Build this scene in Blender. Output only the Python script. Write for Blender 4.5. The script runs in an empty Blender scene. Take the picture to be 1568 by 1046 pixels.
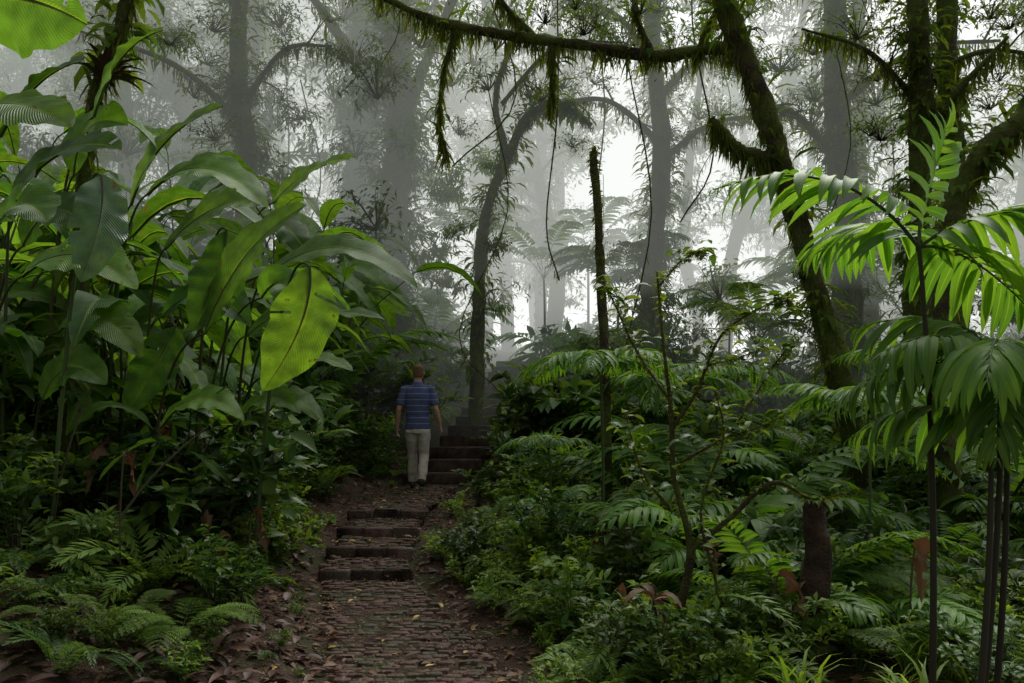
import bpy, math, random
import numpy as np
from mathutils import Vector, Matrix
rng=np.random.default_rng(11); random.seed(5)
scene=bpy.context.scene
R=math.radians
# ------------------------------------------------------------------ helpers
class MB:
    def __init__(s): s.V=[];s.F=[];s.U=[];s.M=[];s.R=[];s.n=0
    def add(s,V,F,U=None,m=0,r=.5):
        V=np.asarray(V,float);F=np.asarray(F,int)
        if U is None: U=np.zeros((len(V),2))
        s.V.append(V);s.F.append(F+s.n);s.U.append(U);s.M.append(np.full(len(F),m) if np.isscalar(m) else m);s.R.append(np.full(len(V),r) if np.isscalar(r) else r);s.n+=len(V)
    def many(s,T,M,P,m=0,r=.5):
        V,F,U=T;N=len(P)
        if N==0: return
        VV=np.einsum('nij,kj->nki',M,V)+P[:,None,:]
        FF=(F[None]+(np.arange(N)*len(V))[:,None,None]).reshape(-1,4)
        s.add(VV.reshape(-1,3),FF,np.tile(U,(N,1)),m if np.isscalar(m) else np.tile(m,N),r if np.isscalar(r) else np.repeat(r,len(V)))
    def arrays(s): return np.concatenate(s.V),np.concatenate(s.F),np.concatenate(s.U),np.concatenate(s.M)
    def mesh(s,name,mats):
        V,F,U,M=s.arrays();RR=np.concatenate(s.R)
        me=bpy.data.meshes.new(name)
        me.vertices.add(len(V));me.vertices.foreach_set('co',V.astype(np.float32).ravel())
        me.loops.add(F.size);me.polygons.add(len(F))
        me.loops.foreach_set('vertex_index',F.ravel().astype(np.int32))
        me.polygons.foreach_set('loop_start',(np.arange(len(F))*4).astype(np.int32))
        me.polygons.foreach_set('material_index',M.astype(np.int32))
        for a in mats: me.materials.append(a)
        me.update(calc_edges=True)
        uv=me.uv_layers.new(name='UVMap');uv.data.foreach_set('uv',U[F.ravel()].astype(np.float32).ravel())
        at=me.attributes.new('rnd','FLOAT','POINT');at.data.foreach_set('value',RR.astype(np.float32))
        me.polygons.foreach_set('use_smooth',np.ones(len(F),bool))
        me.update()
        return me
    def obj(s,name,mats,parent=None):
        o=bpy.data.objects.new(name,s.mesh(name,mats));scene.collection.objects.link(o)
        if parent: o.parent=parent
        return o
def empty(name,loc=(0,0,0)):
    o=bpy.data.objects.new(name,None);o.location=loc;scene.collection.objects.link(o);return o
class Lib:   # a plant model that gets planted many times
    def __init__(s,mb,mats): s.V,s.F,s.U,s.M=mb.arrays();s.mats=mats
class Mass:  # one merged object made of many planted models
    def __init__(s,name,parent=None): s.name=name;s.parent=parent;s.q={}
    def plant(s,lib,loc,rz,sc,tilt=(0,0)):
        cz,sz=math.cos(rz),math.sin(rz);cx,sx=math.cos(tilt[0]),math.sin(tilt[0]);cy,sy=math.cos(tilt[1]),math.sin(tilt[1])
        M=np.array([[cz,-sz,0],[sz,cz,0],[0,0,1]])@np.array([[cy,0,sy],[0,1,0],[-sy,0,cy]])@np.array([[1,0,0],[0,cx,-sx],[0,sx,cx]])*sc
        s.q.setdefault(id(lib),(lib,[],[]));s.q[id(lib)][1].append(M);s.q[id(lib)][2].append(loc)
    def flush(s,extra=None):
        mb=extra[0] if extra else MB();mats=list(extra[1]) if extra else []
        for lib,Ms,Ps in s.q.values():
            remap=[]
            for m in lib.mats:
                if m not in mats: mats.append(m)
                remap.append(mats.index(m))
            mb.many((lib.V,lib.F,lib.U),np.array(Ms),np.array(Ps,float),np.array(remap)[lib.M],rng.random(len(Ps)))
        if mb.n: return mb.obj(s.name,mats,s.parent)
def nrm(a): return a/np.maximum(np.linalg.norm(a,axis=-1,keepdims=True),1e-9)
def frames(D,Up,S):
    y=nrm(np.asarray(D,float));x=nrm(np.cross(y,Up));z=np.cross(x,y)
    M=np.stack([x,y,z],-1);return M*np.asarray(S,float).reshape(-1,1,1)
def grid(n,m):
    i,j=np.meshgrid(np.arange(n),np.arange(m),indexing='ij');a=(i*(m+1)+j).ravel()
    return np.stack([a,a+1,a+m+2,a+m+1],1)
def leafT(n=4,w=.35,bend=.9,fold=.3,p=.8,q=.85,across=2,tip=.03):
    t=np.linspace(0,1,n+1);prof=np.maximum(np.sin(np.pi*t**p),0)**q;prof=np.maximum(prof,tip)
    ang=.25*bend-bend*t;y=np.concatenate([[0],np.cumsum(np.cos(ang[:-1]))])/n
    z=np.concatenate([[0],np.cumsum(np.sin(ang[:-1]))])/n
    u=np.linspace(-1,1,across+1)
    X=prof[:,None]*u[None]*w/2
    Y=np.repeat(y[:,None],across+1,1);Z=z[:,None]+fold*np.abs(X)
    U=np.stack([np.repeat((u[None]+1)/2,n+1,0),np.repeat(t[:,None],across+1,1)],-1)
    return np.stack([X,Y,Z],-1).reshape(-1,3),grid(n,across),U.reshape(-1,2)
def bez(P0,P1,P2,n):
    t=np.linspace(0,1,n+1)[:,None];P0,P1,P2=map(lambda a:np.asarray(a,float),(P0,P1,P2))
    return (1-t)**2*P0+2*t*(1-t)*P1+t*t*P2
def spline(P,k=8):
    P=np.asarray(P,float);out=[]
    Q=np.vstack([2*P[0]-P[1],P,2*P[-1]-P[-2]])
    for i in range(1,len(Q)-2):
        for t in np.linspace(0,1,k,endpoint=False):
            a,b,c,d=Q[i-1],Q[i],Q[i+1],Q[i+2]
            out.append(.5*((2*b)+(c-a)*t+(2*a-5*b+4*c-d)*t*t+(3*b-a-3*c+d)*t**3))
    out.append(P[-1]);return np.array(out)
def tube(mb,P,r,sides=6,m=0,rough=0.0):
    P=np.asarray(P,float);n=len(P);r=np.broadcast_to(np.asarray(r,float),(n,)) if np.ndim(r)==0 or len(r)==n else np.interp(np.linspace(0,1,n),np.linspace(0,1,len(r)),r)
    T=nrm(np.gradient(P,axis=0));up=np.array([.13,.97,.2]) if abs(T[0][1])<.8 else np.array([1.,0,.1])
    X=nrm(np.cross(T,up));Y=np.cross(T,X)
    a=np.linspace(0,2*np.pi,sides+1)
    rr=np.repeat(r[:,None],sides+1,1)
    if rough:
        ph=rng.random(4)*6;s=np.arange(n)[:,None]
        d=1+rough*(np.sin(s*.9+3*a[None]+ph[0])*.5+np.sin(s*.37+2*a[None]+ph[1])*.6+np.sin(s*1.7+5*a[None]+ph[2])*.3)
        rr=rr*d
        rr=rr*(1+rough*.4*rng.standard_normal((n,1)))
    V=P[:,None]+rr[...,None]*(np.cos(a)[None,:,None]*X[:,None]+np.sin(a)[None,:,None]*Y[:,None])
    L=np.concatenate([[0],np.cumsum(np.linalg.norm(np.diff(P,axis=0),axis=1))])
    U=np.stack([np.repeat(a[None]/6.283,n,0),np.repeat(L[:,None],sides+1,1)],-1)
    mb.add(V.reshape(-1,3),grid(n-1,sides),U.reshape(-1,2),m)
def blade(mb,P0,P1,P2,w,nh,fold=.25,rip=.02,splits=3,m=0,n=26,ac=8):
    C=bez(P0,P1,P2,n);T=nrm(np.gradient(C,axis=0));S=nrm(np.cross(T,np.asarray(nh,float)));N=np.cross(S,T)
    t=np.linspace(0,1,n+1);prof=np.clip(np.sin(np.pi*np.clip(t,0,1)**.80),0,1)**.72;prof=np.maximum(prof,.02);prof[0]=.04
    u=np.linspace(-1,1,ac+1);ph=rng.random()*6
    X=prof[:,None]*u[None]*w/2
    X=X*(1+.06*np.sin(t[:,None]*17+ph+3*np.sign(u)[None])*np.abs(u)[None])
    Zn=fold*np.abs(X)-.35*X*X/w+rip*np.sin(t[:,None]*34+ph+u[None]*1.5)*np.abs(u)[None]**1.3*prof[:,None]+rip*2*np.sin(t[:,None]*9+ph*2+2*np.sign(u)[None])*np.abs(u)[None]*prof[:,None]
    V=C[:,None]+X[...,None]*S[:,None]+Zn[...,None]*N[:,None]
    V=V+T[:,None]*(np.abs(X)*.3)[...,None]
    U=np.stack([np.repeat((u[None]+1)/2,n+1,0),np.repeat(t[:,None],ac+1,1)],-1)
    F=grid(n,ac);keep=np.ones(len(F),bool)
    for k in range(splits):
        i=rng.integers(4,n-3);side=rng.random()<.5;dep=rng.integers(1,ac//2)
        for j in range(dep):
            keep[i*ac+(j if side else ac-1-j)]=False
    mb.add(V.reshape(-1,3),F[keep],U.reshape(-1,2),m)
    tube(mb,C[::2]-N[::2]*.004,np.linspace(.011,.002,len(C[::2]))*(w/.35),4,m+1)
LFT_PALM=leafT(4,.16,1.1,.35,.75,.6)
LFT_FERN=leafT(2,.26,.5,.15,.6,.8)
def frond(mb,P0,P1,P2,npairs,L,droop=.35,m=0,T=None,start=.15,nh=(0,0,1),wid=1.0,rr=.008,jit=.08,ms=None):
    T=T or LFT_PALM;K=200;C=bez(P0,P1,P2,K);tg=nrm(np.gradient(C,axis=0));S=nrm(np.cross(tg,np.asarray(nh,float)));N=np.cross(S,tg)
    tt=np.linspace(start,.995,npairs);idx=(tt*K).astype(int);f=(tt-start)/(1-start)
    ln=L*np.clip(np.sin(np.pi*(.22+.76*f))**.7,.12,1)
    for sg in (-1,1):
        th=R(25)+R(42)*f+rng.standard_normal(npairs)*jit
        D=S[idx]*(np.cos(th)*sg)[:,None]+tg[idx]*np.sin(th)[:,None]+np.array([0,0,-1])*(droop*(.7+.5*rng.random(npairs)))[:,None]+N[idx]*.15
        M=frames(D,N[idx]+rng.standard_normal((npairs,3))*jit,ln*(1+rng.standard_normal(npairs)*jit))
        M[:,:,0]*=wid
        mb.many(T,M,C[idx],m)
    tube(mb,C[::20],np.linspace(rr,rr*.3,len(C[::20])),3,(m+1) if ms is None else ms)
# ------------------------------------------------------------------ materials
def mat(name):
    m=bpy.data.materials.new(name);m.use_nodes=True;nt=m.node_tree;nt.nodes.clear();return m,nt
def N(nt,t,**k):
    n=nt.nodes.new(t)
    for a,b in k.items(): setattr(n,a,b)
    return n
def mixc(nt,fac,a,b,mode='MIX'):
    n=N(nt,'ShaderNodeMix',data_type='RGBA',blend_type=mode)
    for s,v in ((0,fac),(6,a),(7,b)):
        if isinstance(v,bpy.types.NodeSocket): nt.links.new(v,n.inputs[s])
        else: n.inputs[s].default_value=(*v,1) if isinstance(v,tuple) else v
    return n.outputs[2]
def leafmat(name,c1,c2,trans=.35,rough=.45,veins=0,tcol=None,dark=.6,simple=False,matte=False):
    m,nt=mat(name);L=nt.links.new
    geo=N(nt,'ShaderNodeNewGeometry');oi=N(nt,'ShaderNodeAttribute');oi.attribute_name='rnd'
    col=mixc(nt,geo.outputs['Random Per Island'],c1,c2)
    mr=N(nt,'ShaderNodeMapRange');L(oi.outputs['Fac'],mr.inputs[0]);mr.inputs[3].default_value=dark;mr.inputs[4].default_value=1.45
    vm=N(nt,'ShaderNodeVectorMath',operation='SCALE');L(col,vm.inputs[0]);L(mr.outputs[0],vm.inputs['Scale'])
    out=vm.outputs[0]
    tr=N(nt,'ShaderNodeBsdfTranslucent');mx=N(nt,'ShaderNodeMixShader');o=N(nt,'ShaderNodeOutputMaterial')
    if matte: p=N(nt,'ShaderNodeBsdfDiffuse')
    else: p=N(nt,'ShaderNodeBsdfPrincipled');p.inputs['Specular IOR Level'].default_value=.35;p.inputs['Roughness'].default_value=rough
    if not simple:
        tc=N(nt,'ShaderNodeTexCoord');uv=N(nt,'ShaderNodeSeparateXYZ');L(tc.outputs['UV'],uv.inputs[0])
        a=N(nt,'ShaderNodeMath',operation='SUBTRACT');L(uv.outputs[0],a.inputs[0]);a.inputs[1].default_value=.5
        b=N(nt,'ShaderNodeMath',operation='ABSOLUTE');L(a.outputs[0],b.inputs[0])
        c=N(nt,'ShaderNodeMapRange');L(b.outputs[0],c.inputs[0]);c.inputs[1].default_value=.012;c.inputs[2].default_value=.05;c.inputs[3].default_value=.6;c.inputs[4].default_value=0
        out=mixc(nt,c.outputs[0],out,(min(c2[0]*2.2,1),min(c2[1]*1.7,1),c2[2]*1.6))
    if veins:
        v1=N(nt,'ShaderNodeMath',operation='MULTIPLY_ADD');L(b.outputs[0],v1.inputs[0]);v1.inputs[1].default_value=-.35;L(uv.outputs[1],v1.inputs[2])
        v2=N(nt,'ShaderNodeMath',operation='MULTIPLY');L(v1.outputs[0],v2.inputs[0]);v2.inputs[1].default_value=veins
        v3=N(nt,'ShaderNodeMath',operation='SINE');L(v2.outputs[0],v3.inputs[0])
        bp=N(nt,'ShaderNodeBump');bp.inputs['Strength'].default_value=.5;bp.inputs['Distance'].default_value=.004;L(v3.outputs[0],bp.inputs['Height']);L(bp.outputs[0],p.inputs['Normal'])
        v4=N(nt,'ShaderNodeMapRange');L(v3.outputs[0],v4.inputs[0]);v4.inputs[1].default_value=-1;v4.inputs[3].default_value=.85;v4.inputs[4].default_value=1.08
        v5=N(nt,'ShaderNodeVectorMath',operation='SCALE');L(out,v5.inputs[0]);L(v4.outputs[0],v5.inputs['Scale']);out=v5.outputs[0]
        n2=N(nt,'ShaderNodeTexNoise');n2.inputs['Scale'].default_value=11;n2.inputs['Detail'].default_value=3;L(tc.outputs['Object'],n2.inputs[0])
        r2=N(nt,'ShaderNodeMapRange');L(n2.outputs[0],r2.inputs[0]);r2.inputs[1].default_value=.66;r2.inputs[2].default_value=.72
        out=mixc(nt,r2.outputs[0],out,(.10,.07,.018))
        r3=N(nt,'ShaderNodeMapRange');L(n2.outputs[0],r3.inputs[0]);r3.inputs[1].default_value=.3;r3.inputs[2].default_value=.7;r3.inputs[3].default_value=.65;r3.inputs[4].default_value=1.3
        v6=N(nt,'ShaderNodeVectorMath',operation='SCALE');L(out,v6.inputs[0]);L(r3.outputs[0],v6.inputs['Scale']);out=v6.outputs[0]
    L(out,p.inputs[0])
    ts=N(nt,'ShaderNodeVectorMath',operation='MULTIPLY');L(out,ts.inputs[0]);ts.inputs[1].default_value=tcol or (2.1,1.9,.7);L(ts.outputs[0],tr.inputs[0])
    mx.inputs[0].default_value=trans;L(p.outputs[0],mx.inputs[1]);L(tr.outputs[0],mx.inputs[2]);L(mx.outputs[0],o.inputs[0])
    return m
def solid(name,c1,c2,scale=6,rough=.8,bump=.4,detail=4,extra=None,spec=.3,dist=.02):
    m,nt=mat(name);L=nt.links.new;tc=N(nt,'ShaderNodeTexCoord');nz=N(nt,'ShaderNodeTexNoise');nz.inputs['Scale'].default_value=scale;nz.inputs['Detail'].default_value=detail
    L(tc.outputs['Object'],nz.inputs[0]);r=N(nt,'ShaderNodeMapRange');L(nz.outputs[0],r.inputs[0]);r.inputs[1].default_value=.4;r.inputs[2].default_value=.62
    out=mixc(nt,r.outputs[0],c1,c2)
    if extra:
        n2=N(nt,'ShaderNodeTexNoise');n2.inputs['Scale'].default_value=scale*.23;n2.inputs['Detail'].default_value=4;L(tc.outputs['Object'],n2.inputs[0])
        r2=N(nt,'ShaderNodeMapRange');L(n2.outputs[0],r2.inputs[0]);r2.inputs[1].default_value=.44;r2.inputs[2].default_value=.58;out=mixc(nt,r2.outputs[0],out,extra)
    p=N(nt,'ShaderNodeBsdfPrincipled');o=N(nt,'ShaderNodeOutputMaterial');L(out,p.inputs['Base Color']);p.inputs['Roughness'].default_value=rough;p.inputs['Specular IOR Level'].default_value=spec
    n3=N(nt,'ShaderNodeTexNoise');n3.inputs['Scale'].default_value=scale*5;n3.inputs['Detail'].default_value=4;L(tc.outputs['Object'],n3.inputs[0])
    b=N(nt,'ShaderNodeBump');b.inputs['Strength'].default_value=bump;b.inputs['Distance'].default_value=dist;L(n3.outputs[0],b.inputs['Height']);L(b.outputs[0],p.inputs['Normal']);L(p.outputs[0],o.inputs[0])
    return m
def plain(name,c,rough=.7):
    m,nt=mat(name);p=N(nt,'ShaderNodeBsdfPrincipled');o=N(nt,'ShaderNodeOutputMaterial')
    g=N(nt,'ShaderNodeNewGeometry');out=mixc(nt,g.outputs['Random Per Island'],tuple(x*.6 for x in c),tuple(x*1.3 for x in c));nt.links.new(out,p.inputs[0]);p.inputs['Roughness'].default_value=rough;nt.links.new(p.outputs[0],o.inputs[0]);return m
m_leaf=leafmat('leaf_green',(.045,.11,.022),(.15,.22,.038),simple=True,rough=.5)
m_leafd=leafmat('leaf_deep_green',(.03,.085,.02),(.085,.15,.032),trans=.3,rough=.45,simple=True)
m_leafb=leafmat('leaf_bright_green',(.10,.20,.028),(.21,.30,.04),trans=.42,simple=True,rough=.5)
m_can=leafmat('canopy_leaf',(.045,.095,.02),(.12,.18,.035),trans=.4,simple=True,matte=True)
m_fern=leafmat('fern_green',(.09,.18,.028),(.18,.28,.045),trans=.42,rough=.55,simple=True)
m_palm=leafmat('palm_green',(.05,.145,.022),(.13,.25,.035),trans=.42,rough=.5,dark=.7)
m_hel=leafmat('heliconia_leaf',(.05,.14,.02),(.13,.25,.032),trans=.48,rough=.45,veins=260,dark=.65)
m_hely=leafmat('heliconia_backlit_leaf',(.15,.31,.03),(.20,.36,.03),trans=.52,rough=.45,veins=260,dark=.8,tcol=(1.6,1.4,.5))  # lighter yellow-green, with backlight painted into the leaf colour
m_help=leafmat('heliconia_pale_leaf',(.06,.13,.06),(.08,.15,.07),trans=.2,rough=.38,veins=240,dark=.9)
m_stem=plain('green_stem',(.05,.085,.02));m_stemd=plain('dark_stem',(.028,.026,.012));m_stemy=plain('sheath_stem',(.07,.065,.025))
m_bark=solid('mossy_bark',(.045,.034,.02),(.08,.09,.022),5,.9,.8,extra=(.085,.115,.022),dist=.05)
m_moss=leafmat('hanging_moss',(.06,.09,.018),(.16,.19,.045),trans=.4,simple=True,matte=True)
m_dead=leafmat('dead_leaf',(.08,.04,.024),(.20,.115,.06),trans=.15,rough=.6,tcol=(1.5,1.1,.7))
m_purp=leafmat('dead_leaf_dark',(.045,.022,.02),(.10,.052,.04),trans=.05,rough=.5,tcol=(1.3,1,.9))
m_yel=leafmat('yellow_leaf',(.4,.28,.04),(.55,.42,.1),trans=.2,rough=.5,tcol=(1.1,1,.5))
m_soil=solid('forest_soil',(.038,.019,.012),(.085,.047,.03),7,.85,1.0,extra=(.042,.042,.014),dist=.05)
m_pave=solid('wet_stone_paver',(.085,.045,.035),(.145,.083,.064),14,.55,.9,extra=(.065,.056,.03),spec=.3,dist=.012)
m_wood=solid('rotten_wood',(.03,.018,.013),(.075,.045,.03),9,.8,.9)
# ------------------------------------------------------------------ terrain
YK=[-50,0,4.75,7.9,9.4,11.4,14,17,21,26,60];XK=[-.3,-.3,-.53,-1.46,-1.5,-1.32,-.75,-.3,.2,1.2,3]
def pcx(y): return np.interp(y,YK,XK)
def pz(y): return np.interp(y,[0,7.6,9.5,11,12.2,17,21,26,60,120],[0,0,.30,.46,.5,1.5,2.7,3.6,7,9])
def hw(y): return np.interp(y,[0,4.75,8,30],[.62,.6,.45,.42])
def H(x,y):
    x=np.asarray(x,float);y=np.asarray(y,float);s=x-pcx(y);d=np.abs(s)-hw(y);dp=np.maximum(d,0)
    left=pz(y)*(.6+.4*np.exp(-dp/4))+np.minimum(.33*dp,3.2+.02*dp)
    right=pz(y)*(.35+.65*np.exp(-dp/3.5))-.02*np.minimum(dp,6)+.08*np.minimum(dp*3,1)
    sm=np.clip((s+.3)/.6,0,1);b=left*(1-sm)+right*sm
    off=np.clip(dp*2,0,1)
    nz=.07*np.sin(x*1.7+y*.6)+.05*np.sin(y*2.1-x*1.1)+.03*np.sin(x*5.3+1)*np.sin(y*4.7)
    return b+nz*off-.03
def nonuni(a,b,c0,c1,fine,coarse):
    mid=np.arange(c0,c1,fine);l=c0-np.geomspace(fine,c0-a,coarse);r=c1-fine+np.geomspace(fine,b-c1+fine,coarse)
    return np.concatenate([l[::-1],mid,r])
gx=nonuni(-300,300,-8,8,.1,34);gy=nonuni(-300,400,2,24,.1,34)
X,Y=np.meshgrid(gx,gy,indexing='ij');Z=H(X,Y)
mb=MB();mb.add(np.stack([X,Y,Z],-1).reshape(-1,3),grid(len(gx)-1,len(gy)-1)[:,::-1]);mb.obj('ground',[m_soil])
# ------------------------------------------------------------------ path
def box(mb,c,sx,sy,sz,rz=0,m=0,b=.15,j=.0):
    k=b*min(sx,sy);rings=[(-sz/2,0),(sz/2-k*.6,0),(sz/2,k)]
    ca,sa=math.cos(rz),math.sin(rz);V=[]
    jx=rng.standard_normal((8,2))*j
    for z,ins in rings:
        x=sx/2-ins;y=sy/2-ins;c2=min(x,y)*.25
        pts=[(-x+c2,-y),(x-c2,-y),(x,-y+c2),(x,y-c2),(x-c2,y),(-x+c2,y),(-x,y-c2),(-x,-y+c2)]
        for i,(px,py) in enumerate(pts):
            px+=jx[i,0];py+=jx[i,1];V.append((c[0]+px*ca-py*sa,c[1]+px*sa+py*ca,c[2]+z))
    V=np.array(V);F=[]
    for r in range(2):
        for i in range(8): a=r*8+i;bb=r*8+(i+1)%8;F.append((a,bb,bb+8,a+8))
    t=16;F+= [(t,t+1,t+2,t+7),(t+7,t+2,t+3,t+6),(t+6,t+3,t+4,t+5)]
    mb.add(V,F,None,m)
RIS=(7.7,8.3,8.9,9.5)
def lvl(y):
    if y>=12.2:
        return .5+.17*(int((y-12.2)/.62)+1)
    return .09*sum(y>=r for r in RIS)+min(max((y-7.7)/3.3,0),1)*.14
mb=MB()
y=2.4
while y<12.2:
    step=.078
    z=lvl(y);cx=float(pcx(y));w=float(hw(y))*2-.1+rng.normal()*.025;nb=int(w/.115);bw=w/nb
    tiltz=.02*math.sin(y*1.3)
    for i in range(nb):
        if rng.random()<.13: continue
        x=cx-w/2+(i+.5)*bw+rng.normal()*.006+(bw*.25 if int(y/step)%2 else -bw*.25)
        bz=z-.024+rng.normal()*.004+tiltz*(i/nb-.5)-(.016 if rng.random()<.12 else 0)
        box(mb,(x,y+rng.normal()*.005,bz),bw*rng.uniform(.75,.98),step*rng.uniform(.58,.8),.05,rng.normal()*.05,0,.12,.004)
    y+=step
edges=[2.3,7.7,8.3,8.9,9.5,12.2]
for y0,y1 in zip(edges,edges[1:]):
    ys=np.linspace(y0+.01,y1-.01,max(4,int((y1-y0)/.05)));xs=np.linspace(-1,1,32);YY,XX=np.meshgrid(ys,xs,indexing='ij');PX=pcx(YY)+XX*(hw(YY)-.03+.03*np.sin(YY*9+XX*2))
    z=np.array([lvl(a) for a in ys])[:,None]
    ZZ=z-.010+.008*np.sin(YY*23+PX*31)*np.sin(PX*17)-.04*np.abs(XX)**6
    mb.add(np.stack([PX,YY,ZZ],-1).reshape(-1,3),grid(len(ys)-1,31)[:,::-1],None,1)
path=mb.obj('paved_path',[m_pave,m_soil])
mb=MB()
for yy in RIS:
    w=.46;z=lvl(yy)
    for k in range(3):
        x=float(pcx(yy))-w+(k+.5)*w/1.5
        box(mb,(x,yy-.01+rng.normal()*.02,z-.075+rng.normal()*.006),w/1.5*.99,.085,.16,rng.normal()*.04,1 if rng.random()<.7 else 0,.3,.010)
for k in range(14):
    yy=12.2+.62*k;x=float(pcx(yy));box(mb,(x,yy,.5+.17*(k+1)-.1),1.05,.16,.22,rng.normal()*.04,1,.25,.012)
    box(mb,(x,yy+.35,.5+.17*(k+1)-.1),.95,.6,.14,rng.normal()*.04,0,.1,.01)
mb.obj('stone_steps',[m_pave,m_wood])
mb=MB();LL=leafT(4,.42,.6,.3)
def litter(nn,xr,yr,sr,m,off=.02,pathmin=None,keep=.12):
    x=rng.uniform(*xr,nn);y=rng.uniform(*yr,nn);z=H(x,y)
    onp=np.abs(x-pcx(y))<hw(y);lv=np.array([lvl(a)+.012 for a in y]);z=np.where(onp,lv,z)+off
    if pathmin is not None:
        k=(np.abs(x-pcx(y))>pathmin)|(rng.random(nn)<keep);x,y,z=x[k],y[k],z[k];nn=len(x)
    a=rng.uniform(0,6.28,nn);D=np.stack([np.cos(a),np.sin(a),rng.normal(0,.2,nn)],-1);Up=np.stack([rng.normal(0,.3,nn),rng.normal(0,.3,nn),np.ones(nn)],-1)
    mb.many(LL,frames(D,Up,rng.uniform(*sr,nn)),np.stack([x,y,z],-1),m)
litter(8500,(-5,2.5),(2.5,12),(.03,.11),0,.01,.44,.12);litter(1700,(-4.5,-.8),(3.5,9),(.07,.16),1,.02,.6,.02)
litter(180,(-3,1),(3.5,12),(.04,.09),2,.015);litter(6500,(-1.9,.7),(3,12),(.012,.045),0,.005,.25,.55)
mb.obj('leaf_litter',[m_dead,m_purp,m_yel])
# ------------------------------------------------------------------ plant library
def rdir(n,zlo=-1,zhi=1):
    z=rng.uniform(zlo,zhi,n);a=rng.uniform(0,6.283,n);r=np.sqrt(np.maximum(1-z*z,0));return np.stack([r*np.cos(a),r*np.sin(a),z],-1)
def shrub(ns=8,hgt=.9,spread=.5,lsz=.13,nl=16,T=None,mats=None,w=.42,seg=2):
    T=T or leafT(seg,w,1.0,.3,.75);mb=MB()
    for s in range(ns):
        a=rng.uniform(0,6.283);d=np.array([math.cos(a),math.sin(a),0]);h=hgt*rng.uniform(.5,1);sp=spread*rng.uniform(.3,1)
        C=bez((0,0,-.05),d*sp*.3+[0,0,h*.7],d*sp+[0,0,h],24);tube(mb,C[::6],np.linspace(.008,.002,5),3,1)
        for b in range(3):
            st=rng.integers(8,20);a2=a+rng.normal()*1.2;d2=np.array([math.cos(a2),math.sin(a2),.35])*rng.uniform(.15,.4)*hgt
            B=bez(C[st],C[st]+d2*.5+[0,0,.05],C[st]+d2-[0,0,.03],12);tube(mb,B[::6],.003,3,1)
            k=nl//2;i=rng.integers(3,13,k);D=rdir(k,-.3,.5)+nrm(d2);mb.many(T,frames(D,np.array([0,0,1.])+rng.normal(0,.3,(k,3)),lsz*rng.uniform(.6,1.2,k)),B[i],0)
        i=rng.integers(7,25,nl);D=rdir(nl,-.3,.6)
        mb.many(T,frames(D,np.array([0,0,1.])+rng.normal(0,.3,(nl,3)),lsz*rng.uniform(.6,1.3,nl)),C[i],0)
    return Lib(mb,mats)
FB=leafT(1,.42,.2,.1,.7,.8,across=1,tip=.4)
FB[0][:,2]=0
def fernplant(nf=10,L=.7,mats=None,bip=False,arch=.6):
    mb=MB()
    for k in range(nf):
        a=k/nf*6.283+rng.normal()*.25;d=np.array([math.cos(a),math.sin(a),0]);l=L*rng.uniform(.65,1.1)
        P0=d*.02;P1=d*l*.45+[0,0,l*arch*rng.uniform(.8,1.2)];P2=d*l+[0,0,l*arch*rng.uniform(.1,.6)]
        if not bip: frond(mb,P0,P1,P2,22,l*.22,.12,0,LFT_FERN,.12,rr=.004)
        else:
            C=bez(P0,P1,P2,60);tg=nrm(np.gradient(C,axis=0));S=nrm(np.cross(tg,[0,0,1.]))
            tube(mb,C[::6],np.linspace(.006,.002,11),4,1)
            for j in range(14):
                f=j/13;i=int((.18+.8*f)*60);ll=l*.34*math.sin(math.pi*(.2+.75*f))
                for sg in (-1,1):
                    D=S[i]*sg*.8+tg[i]*(.35+.3*f)
                    frond(mb,C[i],C[i]+D*ll*.5+[0,0,.01],C[i]+D*ll-[0,0,ll*.15],11,ll*.24,.05,0,FB,.05,rr=.0015)
    return Lib(mb,mats)
def palmplant(nf=7,L=1.3,ll=.35,np_=18,mats=None,wid=1.2,arch=.75,T=None,stem=0):
    mb=MB()
    if stem: tube(mb,bez((0,0,-.1),(.05,0,stem*.5),(0,0,stem),8),np.linspace(.035,.025,9),6,1)
    for k in range(nf):
        a=k/nf*6.283+rng.normal()*.3;d=np.array([math.cos(a),math.sin(a),0]);l=L*rng.uniform(.7,1.1);u=arch*rng.uniform(.7,1.25)
        frond(mb,(0,0,stem),d*l*.4+[0,0,l*u+stem],d*l+[0,0,l*u*.55+stem],np_,ll,.3,0,T,.3,wid=wid,rr=.009)
    return Lib(mb,mats)
def helplant(ns=6,hgt=2.2,L=1.0,w=.28,mats=None,lean=.35,lo=8):
    mb=MB()
    for k in range(ns):
        a=rng.uniform(0,6.283);d=np.array([math.cos(a),math.sin(a),0]);h=hgt*rng.uniform(.45,1);r0=d*rng.uniform(0,.25)
        top=r0+d*lean*h*rng.uniform(.2,.9)+[0,0,h];C=bez(r0-[0,0,.1],r0+[0,0,h*.7],top,20)
        tube(mb,C[::4],np.linspace(.022,.008,6),5,2)
        for q in range(4):
            if q==0: st=top;dd=d
            else: st=C[rng.integers(lo,19)];a2=a+rng.uniform(-2.6,2.6);dd=np.array([math.cos(a2),math.sin(a2),0])
            l=L*rng.uniform(.55,1.1)*(1 if q==0 else .85);u=rng.uniform(-.1,.7)
            pt=st+dd*.12+[0,0,.15];tube(mb,bez(st,st+[0,0,.1],pt,3),.007,4,1)
            blade(mb,pt,pt+dd*l*.5+[0,0,l*u],pt+dd*l+[0,0,l*(u-.6)],w*rng.uniform(.8,1.2)*l/L,np.array([0,0,1])+rng.normal(0,.35,3)-dd*.2,.3,.008,int(rng.integers(0,3)),0,14,6)
    return Lib(mb,mats)
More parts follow.
